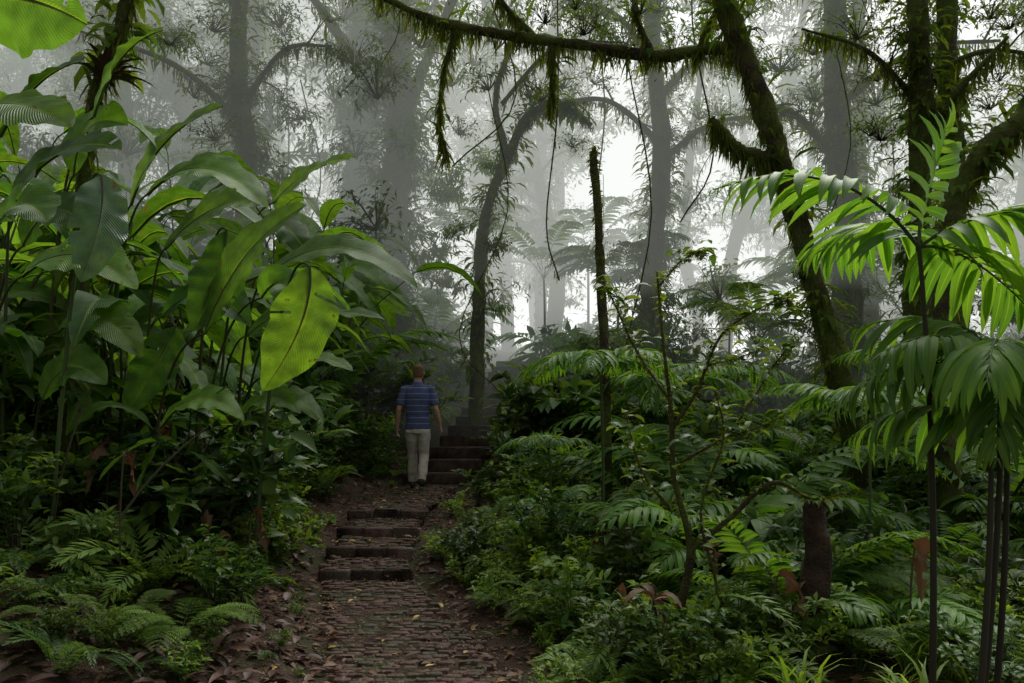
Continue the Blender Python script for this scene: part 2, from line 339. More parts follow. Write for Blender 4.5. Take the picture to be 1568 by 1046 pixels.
def clump(nl=260,rad=1.0,lsz=.17,w=.36,mats=None,flat=.7,down=.5,T=None,ntw=22):
    T=T or leafT(2,w,.9,.25,.7,.8);mb=MB()
    tips=rdir(ntw,-.7,1)*rad*rng.uniform(.5,1,(ntw,1))*[1,1,flat]
    for t in tips:
        C=bez((0,0,-rad*.3),t*.5+[0,0,.1*rad],t,10);tube(mb,C[::5],np.linspace(.014,.003,3)*rad,3,1)
        k=nl//ntw;i=rng.integers(4,11,k);D=rdir(k,-.8,.3)+nrm(t)*.5-np.array([0,0,down])
        mb.many(T,frames(D,np.array([0,0,1.])+nrm(t)*.3+rng.normal(0,.4,(k,3)),lsz*rng.uniform(.55,1.2,k)),C[i]+rng.normal(0,rad*.08,(k,3)),0)
    return Lib(mb,mats)
def grass(nb=40,L=.45,mats=None):
    mb=MB();T=leafT(4,.05,1.8,.3,.5,.5);a=rng.uniform(0,6.283,nb);D=np.stack([np.cos(a)*.6,np.sin(a)*.6,np.ones(nb)*rng.uniform(.5,1.4,nb)],-1)
    Up=np.stack([-np.cos(a),-np.sin(a),np.ones(nb)],-1)
    mb.many(T,frames(D,Up,L*rng.uniform(.5,1.1,nb)),rng.normal(0,.05,(nb,3))*[1,1,0],0);return Lib(mb,mats)
G=[m_leaf,m_stem];GD=[m_leafd,m_stemd];GB=[m_leafb,m_stem];HM=[m_hel,m_stem,m_stemy];CM=[m_can,m_bark]
sh_d=[shrub(9,.9,.5,.12,18,mats=GD,seg=3) for _ in range(2)]+[shrub(7,1.1,.5,.19,13,mats=GD,w=.38,seg=3)]
sh_m=[shrub(9,.8,.5,.11,18,mats=G),shrub(8,.9,.5,.17,14,mats=G,w=.34,seg=3),shrub(8,.6,.45,.09,22,mats=G)]
sh_b=[shrub(9,.5,.4,.07,24,mats=GB),shrub(8,.6,.45,.10,18,mats=GB,seg=3)]
fe=[fernplant(10,.75,[m_fern,m_stem]),fernplant(8,.95,[m_fern,m_stem],arch=.75)]
feb=[fernplant(6,.8,[m_fern,m_stem],True)]
fed=[fernplant(9,.8,[m_leafd,m_stemd])]
pa=[palmplant(7,1.25,.34,16,[m_palm,m_stem]),palmplant(6,1.0,.42,9,[m_palm,m_stem],wid=2.0),palmplant(8,1.5,.34,22,[m_palm,m_stem])]
tall_pa=[palmplant(8,1.7,.5,20,[m_can,m_stem],stem=2.6)]
he=[helplant(5,2.3,1.0,.30,HM),helplant(5,1.7,.8,.26,HM,lo=5),helplant(4,2.9,1.2,.36,HM)]
cl=[clump(260,mats=CM),clump(300,1.0,.14,.4,CM),clump(220,1.0,.22,.26,CM,down=.9)]
cls=[clump(190,1.0,.15,.36,CM,ntw=26,flat=.45),clump(140,1.0,.2,.3,CM,ntw=18,flat=.5)]
cld=[clump(260,1.0,.18,.38,GD)]
clg=[clump(190,1.0,.36,.26,G,down=.9),clump(220,1.0,.26,.34,G,down=.6)]
epi=[clump(150,1.0,.42,.24,CM,flat=1.0,down=1.1,ntw=14),clump(160,1.0,.6,.10,CM,flat=.9,down=.9,ntw=12)]
gr=[grass(mats=GB)]
def scatter(root,meshes,n,xr,yr,sr,side=None,mind=.15,avoid=None,tilt=.15,zoff=0,pw=1):
    k=0;tries=0
    while k<n and tries<n*20:
        tries+=1
        x=rng.uniform(*xr);y=yr[0]+(yr[1]-yr[0])*rng.random()**pw;s=x-float(pcx(y));d=abs(s)-float(hw(y))
        if d<mind or abs(x)>.72*y+1: continue
        if side=='L' and s>0: continue
        if side=='R' and s<0: continue
        if avoid and avoid(x,y,s,d): continue
        sc=rng.uniform(*sr)*min(1,.45+.6*d)
        root.plant(meshes[rng.integers(len(meshes))],(x,y,float(H(x,y))+zoff),rng.uniform(0,6.28),sc*rng.uniform(.85,1.15),(rng.normal()*tilt,rng.normal()*tilt));k+=1
U=Mass('undergrowth')
lowL=lambda x,y,s,d: (y<5.2 and x>-3.1)
scatter(U,sh_d+sh_m,115,(-8,-1.6),(3.9,13),(.6,1.15),'L',.4,lowL)
scatter(U,sh_d+sh_m,44,(-6.5,-2.3),(6.2,10.5),(1.2,1.9),'L',.8)
scatter(U,sh_d+sh_m,22,(-3.4,-2.1),(6.8,12),(.9,1.3),'L',.5)
scatter(U,sh_d+sh_m+sh_b,110,(-4.5,-.8),(5.2,13),(.3,.6),'L',.1)
scatter(U,sh_b+sh_m,30,(-3.4,-1.0),(4.0,5.3),(.18,.4),'L',.1)
scatter(U,feb+fed+fed,15,(-3.4,-1.4),(4.0,5.3),(.25,.5),'L',.3)
scatter(U,fed+fe+feb,34,(-5,-1.5),(4.8,12),(.45,.85),'L',.45)
def lowR(x,y,s,d): return (y<5.4 and x<.6)
scatter(U,sh_m+sh_d,120,(-.8,9),(4.1,14),(.5,1.0),'R',.3,lowR)
scatter(U,fe+feb,110,(-.8,7),(4.3,13),(.45,.9),'R',.25,lambda x,y,s,d: lowR(x,y,s,d) or (d<.7 and y>7))
scatter(U,feb+fe,18,(.3,1.5),(4.2,6.5),(.4,.7),'R',.1)
scatter(U,sh_b,110,(-.8,4),(4.3,11),(.5,1.0),'R',.08)
scatter(U,gr,110,(.6,5),(3.8,8),(.5,1.1),'R',.1)
scatter(U,he[1:2],8,(1,8),(7,14),(.35,.6),'R',1.4)
scatter(U,sh_m+sh_d,210,(-14,18),(12,26),(1.2,2.6),None,.9)
scatter(U,sh_m+fe+sh_b,70,(-3,2.5),(12,20),(.5,.9),None,.12)
scatter(U,sh_m+sh_b+fe,60,(-4.5,3.5),(12.6,19),(1.1,2.0),None,.5)
scatter(U,pa,60,(-10,14),(12,24),(1.0,2.0),None,1.1)
U.flush()
P_=Mass('understory_palms')
clear=lambda x,y,s,d: y<12.5 and x<1.0
scatter(P_,pa,46,(-.4,8),(7.5,14),(.8,1.5),'R',.9,clear)
scatter(P_,pa,10,(1.4,4.5),(5.2,7.5),(.6,.85),'R',.9)
scatter(P_,pa,6,(-.2,1.2),(8.2,12),(.4,.6),'R',.9)
P_.flush()
HS=Mass('heliconia_thicket')
scatter(HS,he,26,(-7,-2.9),(6.2,12),(.8,1.2),'L',1.3)
scatter(HS,he,22,(-9,-2.8),(11.5,17),(.9,1.5),'L',1.3)
scatter(HS,he[1:2],20,(-5.5,-2.5),(5.6,11),(.5,.9),'L',1.0)
HS.flush()
mb=MB()
for k in range(40):
    x=rng.uniform(-6,-2.3);y=rng.uniform(5.2,10);z=float(H(x,y));h=rng.uniform(.8,1.8)
    t=np.array([rng.normal()*.35,rng.normal()*.3,h]);tube(mb,bez((x,y,z-.1),(x+rng.normal()*.1,y,z+h*.5),np.array([x,y,z])+t,8),np.linspace(.014,.006,9)*rng.uniform(.5,1.3),5,0)
mb.obj('bare_stems',[m_stemy])
mb=MB()
for k in range(28):
    if k<18: x=rng.uniform(-3.6,-1.9);y=rng.uniform(5.2,7.2);z=float(H(x,y))+rng.uniform(.4,1.4)
    else: x=rng.uniform(.6,3.5);y=rng.uniform(4.6,7);z=float(H(x,y))+rng.uniform(.4,.8)
    a=rng.uniform(0,6.28);d=np.array([math.cos(a),math.sin(a),0]);l=rng.uniform(.25,.5);P=np.array([x,y,z])
    blade(mb,P,P+d*l*.35+[0,0,.05],P+d*l*.45-[0,0,l*.8],rng.uniform(.04,.09),(-d[0],-d[1]-.5,.4),1.2,.03,3,0,12,6)
    tube(mb,bez((x,y,float(H(x,y))-.05),(x-.05,y,z*.6),P,6),.007,4,1)
mb.obj('withered_leaves',[m_dead,m_stemy])
# ------------------------------------------------------------------ hero heliconias (left)
mb=MB()
hl=[
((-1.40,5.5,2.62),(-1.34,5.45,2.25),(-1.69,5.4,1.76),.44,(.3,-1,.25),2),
((-2.24,5.8,2.18),(-1.98,5.75,2.86),(-1.45,5.6,3.07),.44,(-.5,-.75,.5),0),
((-2.97,6.2,3.22),(-2.75,6.1,3.78),(-2.18,6.0,3.92),.44,(-.4,-.6,.7),0),
((-2.75,6.0,3.25),(-2.3,5.9,3.66),(-1.78,5.8,3.10),.44,(0,-.6,.9),0),
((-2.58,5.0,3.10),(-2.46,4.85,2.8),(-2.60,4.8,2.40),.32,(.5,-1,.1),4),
((-2.00,6.5,2.72),(-1.4,6.4,3.2),(-.75,6.3,2.60),.40,(0,-.6,.9),0),
((-1.95,6.6,2.28),(-1.5,6.5,2.52),(-1.02,6.4,2.35),.26,(0,-.35,1),0),
((-2.75,6.3,2.9),(-2.3,6.2,3.35),(-1.90,6.1,3.20),.40,(-.2,-.7,.7),0),
((-2.15,6.0,2.98),(-2.12,5.9,2.6),(-2.33,5.8,2.20),.38,(.2,-1,.2),0),
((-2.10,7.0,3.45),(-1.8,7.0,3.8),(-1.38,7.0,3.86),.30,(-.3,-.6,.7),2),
((-2.1,6.7,1.9),(-1.7,6.6,2.2),(-1.3,6.5,1.95),.28,(0,-.45,1),0),
((-1.95,6.2,2.5),(-1.75,6.1,2.8),(-1.52,6.0,2.25),.34,(.3,-.8,.5),0),
((-3.4,5.4,3.05),(-3.0,5.3,3.5),(-2.55,5.2,3.33),.42,(0,-.7,.8),0),
((-3.2,5.2,2.5),(-2.8,5.1,2.8),(-2.4,5.1,2.40),.40,(0,-.7,.8),0),
((-3.6,5.6,3.55),(-3.3,5.5,3.98),(-2.9,5.4,4.0),.42,(-.3,-.6,.8),0),
((-2.4,7.4,3.3),(-2.1,7.3,3.5),(-1.85,7.3,3.0),.38,(0,-.6,.8),0),
((-2.9,6.6,2.4),(-2.5,6.5,2.8),(-2.1,6.4,2.3),.42,(0,-.7,.8),0),
((-2.7,6.4,2.3),(-2.75,6.2,2.0),(-2.95,6.1,1.6),.36,(.1,-1,.2),0),
((-2.4,7.2,2.3),(-1.9,7.1,2.7),(-1.45,7.0,2.5),.34,(-.2,-.6,.8),0),
((-2.5,7.6,1.6),(-2.1,7.5,1.95),(-1.75,7.4,1.5),.32,(0,-.6,1),0),
((-2.3,6.6,1.5),(-2.0,6.5,1.9),(-1.7,6.4,1.6),.30,(0,-.6,1),0),
((-2.6,5.9,1.5),(-2.3,5.8,1.9),(-1.95,5.8,1.55),.30,(0,-.6,1),0),
((-3.3,5.8,2.2),(-3.0,5.7,2.5),(-2.6,5.6,2.0),.38,(0,-.7,.8),0),
((-3.1,5.9,3.8),(-2.9,5.8,4.3),(-2.5,5.7,4.35),.40,(-.3,-.6,.8),0),
((-3.3,6.0,3.4),(-3.2,5.9,3.9),(-2.8,5.8,3.7),.42,(-.1,-.8,.6),0),
((-3.5,5.7,2.8),(-3.25,5.6,3.2),(-2.95,5.5,2.9),.40,(.1,-.8,.6),0),
((-3.3,5.6,1.7),(-3.1,5.5,2.1),(-2.75,5.4,1.8),.34,(.1,-.8,.6),0)]
for P0,P1,P2,w,nh,mi in hl:
    k0=len(mb.R);blade(mb,P0,P1,P2,w,nh,.28,.012,int(rng.integers(0,3)),mi,40,10)
    if mi==0: v=rng.random(); mb.R[k0][:]=v
    P0=np.array(P0);rx=P0[0]-.45-.3*rng.random();ry=P0[1]+.6;rt=np.array([rx,ry,float(H(rx,ry))-.1])
    tube(mb,bez(rt,np.array([rx+.05,ry,P0[2]*1.0]) if P2[2]>P0[2]-.5 else np.array([P0[0]-.35,ry-.2,P0[2]+.35]),P0,20),np.linspace(.018,.007,21),6,5 if mi==0 and rng.random()<.6 else 1)
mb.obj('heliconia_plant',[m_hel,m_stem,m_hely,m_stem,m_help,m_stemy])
mb=MB()
for P0,P1,P2,w,nh,mi in [((-1.95,2.7,3.02),(-1.65,2.65,3.05),(-1.36,2.55,2.86),.36,(.1,-.8,-.35),0),((-1.9,2.9,2.72),(-1.75,2.8,2.74),(-1.52,2.75,2.60),.26,(.1,-.6,.6),0),((-2.0,3.1,2.35),(-1.9,3.1,2.5),(-1.75,3.0,2.33),.24,(.1,-.6,.6),0)]:
    blade(mb,P0,P1,P2,w,nh,.2,.008,1,mi,40,10)
    tube(mb,bez((-2.6,3.0,-.1+float(H(-2.6,3.))),(-2.5,2.9,2.6),P0,16),np.linspace(.03,.01,17),7,1)
mb.obj('heliconia_plant',[m_hel,m_stem])
# ------------------------------------------------------------------ palm on the right
root=empty('palm_tree')
mb=MB()
c1=np.array([1.84,3.6,2.36]);c2=np.array([2.15,3.5,1.78])
PL=leafT(6,.13,1.5,.35,.75,.6)
def fr(a,b,c,n,L,dr,w=1.3,nh=(0,0,1)):
    k0=len(mb.R);frond(mb,a,b,c,n,L,dr,0,PL,.12,nh,w,.010,.12);v=rng.random()
    for q in mb.R[k0:]: q[:]=v
fr(c1,c1+[-.35,-.05,.45],c1+[-.97,-.15,.22],19,.36,.55,1.3)
fr(c1,c1+[.03,.05,.32],c1+[.16,.05,.60],11,.30,.35,1.3,(.9,-.8,.3))
fr(c1,c1+[.3,-.1,.25],c1+[.85,-.2,.05],20,.42,.6,1.2)
fr(c1,c1+[.0,.3,.3],c1+[-.2,.8,.1],18,.4,.6,1.2)
fr(c1,c1+[.4,.3,.1],c1+[.9,.5,-.3],18,.4,.6,1.2)
fr(c2,c2+[-.25,-.05,.30],c2+[-.66,-.2,.05],20,.36,.95,1.0)
fr(c2,c2+[-.2,-.3,.28],c2+[-.42,-.6,-.05],18,.38,.9,1.0)
fr(c2,c2+[.1,-.1,.4],c2+[.5,-.3,.2],20,.42,.8,1.0)
fr(c2,c2+[.0,.2,.4],c2+[-.45,.5,.25],20,.4,.8,1.0)
fr(c2,c2+[.3,.1,.3],c2+[.7,.2,.0],20,.42,.8,1.0)
fr(c2,c2+[-.1,-.15,.05],c2+[-.2,-.3,-.35],16,.32,.7,1.0)
fr(c2+[0,0,-.25],c2+[-.25,.15,.0],c2+[-.55,.3,-.3],18,.36,.9,1.0)
fr(c2+[0,0,-.25],c2+[.2,-.2,.05],c2+[.4,-.3,-.3],18,.36,.9,1.0)
fr(c2+[0,0,-.1],c2+[-.3,.1,.25],c2+[-.7,.1,-.15],18,.34,1.0,1.0)
mb.obj('fronds',[m_palm,m_stem],root)
mb=MB()
for a,b in (((2.1,3.65,-.2),c2),((2.2,3.7,-.2),c2+[.05,.05,0]),((1.99,3.8,-.2),c1),((2.0,3.5,-.2),c2-[.05,0,.1])):
    a=np.array(a);tube(mb,bez(a,(a+b)/2+[.08,0,.2],b,14),np.linspace(.018,.010,15),7,0,.05)
mb.obj('stems',[m_stemd],root)
root=empty('fan_palm')
mb=MB()
for c,sz,n in (((.78,7,1.95),.75,8),((1.6,8,1.8),.8,7),((.35,7.6,1.25),.5,6),((2.9,6.5,1.6),.75,8),((3.9,7.5,2.0),.8,7),((2.3,9,1.9),.9,8)):
    c=np.array(c);g0=float(H(c[0],c[1]))
    tube(mb,bez((c[0],c[1],g0-.1),(c[0]+.05,c[1],(g0+c[2])/2),c,8),.012,5,1)
    for k in range(n):
        a=k/n*6.283+rng.normal()*.2;d=np.array([math.cos(a),math.sin(a),0]);frond(mb,c,c+d*sz*.45+[0,0,sz*.45],c+d*sz*1.05+[0,0,sz*rng.uniform(-.15,.25)],19,sz*.42,.4,0,LFT_PALM,.2,wid=.95,rr=.007)
mb.obj('fronds',[m_palm,m_stem],root)
# ------------------------------------------------------------------ sapling
root=empty('mossy_sapling')
mb=MB();cv=[]
def br(P,r0,r1,leafn=0):
    C=spline(P,8);tube(mb,C,np.linspace(r0,r1,len(C)),7,0,.12);cv.append((C,leafn));return C
br([(1.08,5,-.15),(1.05,5,.3),(1.12,5,.75),(1.02,5,1.2),(1.0,5,1.6),(.95,5,2.05),(.92,5.05,2.5)],.034,.006,40)
br([(1.12,5,.75),(1.35,4.95,.95),(1.6,4.9,1.18),(1.85,4.9,1.08),(2.05,4.9,1.12)],.022,.005,6)
br([(1.0,5,1.5),(1.15,4.95,1.75),(1.3,4.9,2.1),(1.62,4.85,2.3),(1.7,4.85,2.28)],.013,.003,60)
br([(.98,5,1.7),(.8,5.1,2.0),(.66,5.1,2.3),(.6,5.1,2.42)],.011,.003,50)
br([(1.06,5,1.3),(1.4,5.1,1.5),(1.7,5.2,1.9),(1.85,5.2,2.1)],.011,.003,50)
br([(1.3,5.05,1.45),(1.5,5,1.5),(1.75,4.95,1.62)],.006,.002,30)
br([(1.2,4.95,1.9),(1.4,4.9,1.95),(1.55,4.9,2.02)],.005,.002,30)
br([(1.0,5,1.0),(.8,4.9,1.25),(.7,4.9,1.6)],.012,.003,40)
br([(1.18,4.8,-.1),(1.24,4.8,.5),(1.15,4.85,1.0),(1.3,4.9,1.45),(1.25,4.9,1.75)],.014,.004,36)
br([(.92,5.05,2.4),(1.1,5,2.6),(1.2,5,2.62)],.006,.003,30)
mb.obj('branches',[m_bark],root)
mb=MB();T=leafT(4,.36,1.1,.3)
for C,n in cv:
    if n:
        i=rng.integers(len(C)//3,len(C),n);D=rdir(n,-.5,.4);mb.many(T,frames(D,np.array([0,0,1.])+rng.normal(0,.3,(n,3)),rng.uniform(.06,.14,n)),C[i]+rng.normal(0,.035,(n,3)),0)
    k=len(C)*12;i=rng.integers(0,len(C),k);mb.many(leafT(2,.16,.3,0),frames(rdir(k,-1,.2),rdir(k),rng.uniform(.02,.06,k)),C[i]+rdir(k)*.01,1)
mb.obj('leaves',[m_leaf,m_moss],root)
mb=MB();C=np.array([(1.91,5,-.1),(1.9,5,.4),(1.92,5,.75),(1.9,5,.9),(1.9,5,1.02)]);C=spline(C,5);tube(mb,C,np.linspace(.09,.07,len(C)),14,0,.1)
e=C[-1];a=np.linspace(0,2*np.pi,15)
for k in range(14):
    p=e+[.066*math.cos(a[k]),.066*math.sin(a[k]),-.03];h=rng.uniform(.03,.11);q=e+[.066*math.cos(a[k+1]),.066*math.sin(a[k+1]),-.03]
    mb.add([p,q,(p+q)/2+[-.01*math.cos(a[k]),0,h],p+[0,0,h*.7]],[[0,1,2,3]])
mb.obj('rotten_stump',[m_wood])
mb=MB();C=spline([(.97,8,-.1),(.95,8,1.2),(.93,8,2.2),(.89,8,3.0),(.86,8,3.7),(.82,8,4.1),(.83,8,4.28)],10);tube(mb,C,np.concatenate([np.linspace(.055,.040,len(C)-8),np.linspace(.040,.012,8)]),9,0,.13)
k=900;i=rng.integers(10,len(C),k);mb.many(leafT(2,.25,.3,0),frames(rdir(k,-1,-.1),rdir(k),rng.uniform(.03,.09,k)),C[i]+rdir(k)*.035,1)
mb.obj('dead_tree_pole',[m_bark,m_moss])
mb=MB();T=leafT(6,.3,2.0,.6)
D=np.array([[-.6,-.3,.2],[.5,-.4,.1],[.2,-.6,-.4],[-.3,.4,.3],[.7,.1,-.2]]);mb.many(T,frames(D,np.array([0,0,1.]),np.array([.24,.22,.2,.2,.2])),np.repeat(np.array([[.80,4.5,.55]]),5,0),0)
tube(mb,bez((.85,4.5,-.1),(.85,4.5,.3),(.8,4.5,.55),6),.008,5,1)
mb.obj('dried_leaf_cluster',[m_dead,m_stemd])
mb=MB();T=leafT(6,.22,1.3,.3)
for c in ((-2.02,4.5),(-1.60,4.45),(-2.6,4.7),(-1.75,4.95)):
    c=np.array([c[0],c[1],float(H(*c))+.06])
    n=8;aa=np.arange(n)/n*6.283+rng.normal(0,.3,n);D=np.stack([np.cos(aa),np.sin(aa),rng.uniform(-.1,.5,n)],-1);mb.many(T,frames(D,np.array([0,0,1.])+rng.normal(0,.2,(n,3)),rng.uniform(.16,.28,n)),np.repeat(c[None],n,0),0)
mb.obj('fallen_dead_leaves',[m_purp])
# ------------------------------------------------------------------ trees
MS=leafT(3,.10,.5,0,.4,.5);STR=leafT(3,.13,1.6,.3,.6,.6);EP=leafT(3,.3,1.2,.3);TF=leafT(1,.5,.3,0,.5,.7,across=1)
def dress(mb,C,r,moss=0,strap=0,ep=0,ml=(.08,.3),sl=(.25,.5),eps=.3,ms=(0,1,2)):
    n=len(C);r=np.interp(np.linspace(0,1,n),np.linspace(0,1,len(r)),r)
    if moss:
        k=moss;i=rng.integers(0,n-1,k);P=C[i]+(C[i+1]-C[i])*rng.random((k,1));o=rdir(k,-1,.5);D=np.array([0,0,-1.])+rng.normal(0,.22,(k,3));M=frames(D,rdir(k,-.2,.2),rng.uniform(*ml,k)*rng.uniform(.3,1,k))
        mb.many(MS,M,P+o*r[i][:,None]*.95,ms[0])
        k=moss*2;i=rng.integers(0,n-1,k);P=C[i]+(C[i+1]-C[i])*rng.random((k,1));o=rdir(k,-.6,.6);mb.many(TF,frames(o+np.array([0,0,-.7])+rng.normal(0,.3,(k,3)),rdir(k),rng.uniform(.04,.14,k)),P+o*r[i][:,None]*.93,ms[0])
    if strap:
        i=rng.integers(0,n,strap);k=len(i);o=rdir(k,-.3,.8);M=frames(o+np.array([0,0,.3]),np.array([0,0,1.])+rng.normal(0,.2,(k,3)),rng.uniform(*sl,k));mb.many(STR,M,C[i]+o*r[i][:,None]*.9,ms[1])
    if ep:
        c0=rng.integers(0,n-1,max(4,ep//22));i=np.clip(c0[rng.integers(0,len(c0),ep)]+np.round(rng.normal(0,.7,ep)).astype(int),0,n-2);k=len(i);P=C[i]+(C[i+1]-C[i])*rng.random((k,1));o=rdir(k,-.5,.5);M=frames(o-np.array([0,0,.5]),np.array([0,0,1.])+o*.4,rng.uniform(.12,.32,k));mb.many(EP,M,P+o*(r[i]+eps*rng.random(k)**1.5)[:,None],ms[2])
TREEM=[m_bark,m_moss,m_can]
def bough(mb,cr,P,r,every=.7,sc=(.35,.7),ms=None):
    D=spline(P,10);tube(mb,D,[r,r*.3],7,0,.15);dress(mb,D,[r,r*.3],int(18*len(D)),4,8,(.08,.45),ms=(1,2,2),eps=.1)
    L=np.concatenate([[0],np.cumsum(np.linalg.norm(np.diff(D,axis=0),axis=1))]);n=int(L[-1]/every)
    for k in range(n):
        p=D[min(len(D)-1,int(np.searchsorted(L,(k+.8)*every)))];a=rng.uniform(0,6.28);t=p+np.array([math.cos(a)*.5,math.sin(a)*.4,rng.uniform(-.3,.5)])
        tube(mb,bez(p,(p+t)/2+[0,0,.1],t,3),[r*.3,.008],4,0)
        cr.plant((ms or cls)[rng.integers(len(ms or cls))],t,rng.uniform(0,6.28),rng.uniform(*sc),(rng.normal()*.3,rng.normal()*.3))
def trunkclumps(cr,C,r,n,sc,zr=(2,11)):
    r=np.interp(np.linspace(0,1,len(C)),np.linspace(0,1,len(r)),r);I=[i for i in range(len(C)) if zr[0]<C[i][2]<zr[1]]
    for k in range(n):
        i=I[rng.integers(len(I))];j=min(i+1,len(C)-1);a=rng.uniform(0,6.28);s=rng.uniform(*sc)
        p=C[i]+(C[j]-C[i])*rng.random()+np.array([math.cos(a),math.sin(a),0])*(r[i]*.8)
        cr.plant(epi[rng.integers(2)] if rng.random()<.7 else cl[rng.integers(3)],p,rng.uniform(0,6.28),s,(rng.normal()*.3,rng.normal()*.3))
def tree(name,P,r,branches=(),crown=(),boughs=(),tc=0,tcs=(.25,.5),zr=(2,11),**kw):
    root=empty(name);mb=MB();C=spline(P,16);tube(mb,C,r,14,0,.16);cr=Mass('crown',root)
    for B,rb in branches:
        D=spline(B,10);tube(mb,D,rb,8,0,.18);dress(mb,D,rb,int(190*len(D)/10),5,10,(.08,.45),ms=(1,2,2),eps=.1)
    for B,rb in boughs: bough(mb,cr,B,rb)
    dress(mb,C,r,ms=(1,2,2),**kw)
    mb.obj('trunk',TREEM,root)
    if tc: trunkclumps(cr,C,r,tc,tcs,zr)
    for c,s,ms in crown: cr.plant(ms[rng.integers(len(ms))],c,rng.uniform(0,6.28),s,(rng.normal()*.2,rng.normal()*.2))
    if cr.q: cr.flush()
    return root
def crownpts(c,n,sp,ss,ms): return [(np.array(c)+rng.normal(0,1,3)*sp,rng.uniform(*ss),ms) for _ in range(n)]
def g(x,y): return float(H(x,y))-.3
tree('mossy_tree',[(-5.4,16,g(-5.4,16)),(-5.5,16,4),(-5.3,16,6.5),(-5.5,16,9),(-5.2,16,15)],[.26,.19,.17,.15],crown=crownpts((-5.4,15.5,9.0),12,(1.6,1,.8),(.5,.9),cls),
 boughs=[([(-5.4,16,7.4),(-6.6,15.6,8.4),(-8.2,15,8.8)],.08),([(-5.4,16,7.8),(-4.4,15.4,8.6),(-3.4,15,8.5)],.07)],tc=30,tcs=(.28,.55),moss=2600,strap=160,ep=1400,ml=(.1,.5))
tree('mossy_tree',[(-2.7,18,g(-2.7,18)),(-2.8,18,5),(-2.5,18,8),(-2.6,18,11),(-2.3,18,16)],[.5,.34,.28,.26],[([(-2.6,18,8),(-1.8,17.5,9.5),(-1,17,11)],[.16,.08]),([(-2.6,18,8.6),(-3.6,17.5,9.6),(-4.6,17,11)],[.16,.08])],
     crownpts((-2.3,17.2,5.2),22,(.8,.4,1.6),(.45,.8),clg+[cl[2]])+crownpts((-2.3,17.4,8.2),10,(.5,.3,1.1),(.35,.6),clg+[epi[0],epi[1]])+crownpts((-2.3,17.0,9.8),8,(1.8,1,.7),(.6,1.0),cls+cl),tc=12,tcs=(.45,.75),moss=3000,strap=600,ep=3000,ml=(.2,.6),sl=(.4,.8),eps=.6)
tree('mossy_tree',[(-4.0,20.5,g(-4,20)),(-4.2,20.5,6),(-3.8,20.5,10),(-4,20.5,16)],[.42,.30,.26],crown=crownpts((-4,20,10.5),8,(2,1.5,1.4),(.8,1.2),cls),tc=34,tcs=(.4,.8),zr=(3,12),moss=1500,strap=150,ep=1600,eps=.45)
tree('leaning_tree',[(-.7,15,g(-.7,15)),(-.62,15,3.8),(-.5,15,5.3),(0,15,6.6),(.35,15,7.2),(.9,15,7.4),(1.5,15,7.0)],[.14,.10,.08,.04],[([(-.1,15,6.4),(-.3,15,7.6),(.2,15,9)],[.07,.04])],crownpts((-.4,14.8,4.6),5,(.3,.3,.8),(.3,.5),clg)+crownpts((.5,14.8,7.6),12,(1.3,.8,.8),(.5,.8),cls),
 boughs=[([(-.2,15,7.4),(.8,14.6,8.3),(2.0,14.2,8.2)],.05)],tc=12,tcs=(.18,.32),moss=1600,strap=100,ep=500)
tree('mossy_tree',[(3.1,17,g(3.1,17)),(2.95,17,4),(3.2,17,7),(3.0,17,10),(3.2,17,15)],[.26,.19,.17,.14],[([(3.05,17,8.2),(3.8,17,9),(4.6,17,9.2)],[.09,.04])],crownpts((3.1,16.5,9.0),12,(1.8,1,1),(.6,1.0),cls)+crownpts((3.1,16.8,3.4),7,(.4,.3,.8),(.4,.6),clg),
 boughs=[([(3.1,17,7.4),(2.0,16.4,8.0),(.8,16,7.8)],.08),([(3.1,17,6.9),(4.2,16.5,7.6),(5.4,16,7.5)],.08),([(3.1,17,8.6),(2.2,16,9.5),(1.0,15.6,9.7)],.07)],tc=26,tcs=(.22,.42),moss=2600,strap=120,ep=1300)
tree('crooked_mossy_tree',[(4.5,10,g(4.5,10)),(4.23,10,1.54),(3.98,10,2.5),(3.72,10,3.5),(3.37,10,4.8),(3.02,10,5.8),(2.62,10,6.95),(2.4,10,8.5)],[.15,.12,.13,.12],
     [([(3.37,10,4.8),(3.1,10,4.82),(2.85,10,4.92),(2.62,10,5.15),(2.5,10,5.3)],[.09,.07,.05]),
      ([(3.1,10,5.6),(3.0,10.2,6.2),(2.7,10.6,6.45),(1.95,11,6.53),(.87,11,6.69),(0,11,6.8),(-.76,11,6.94),(-1.3,11,7.1),(-2.2,11,7.6)],[.10,.09,.08,.07,.07,.05]),
      ([(1.95,11,6.53),(1.7,11,7.2),(1.75,11,8.2)],[.05,.03]),([(.55,11,6.7),(.56,11,6.2),(.53,11,5.7)],[.045,.02]),
      ([(-.76,11,6.94),(-.95,11,6.3),(-1.0,11,5.6),(-.9,11,5.2)],[.03,.012]),([(.3,11,6.8),(-.2,11,7.4),(-.3,11,8.3)],[.04,.03]),
      ([(2.5,10.7,6.45),(2.7,10.6,6.9),(3.3,10.5,7.3),(3.9,10.4,7.3)],[.04,.02])],
     crownpts((1.2,11.5,7.5),14,(2.2,.6,.4),(.35,.65),cls)+[(np.array([x,11,6.85]),.16,[epi[1]]) for x in (-.9,.1,1.3,2.2)],tc=8,tcs=(.14,.24),moss=5200,strap=80,ep=350,ml=(.06,.30),eps=.15)
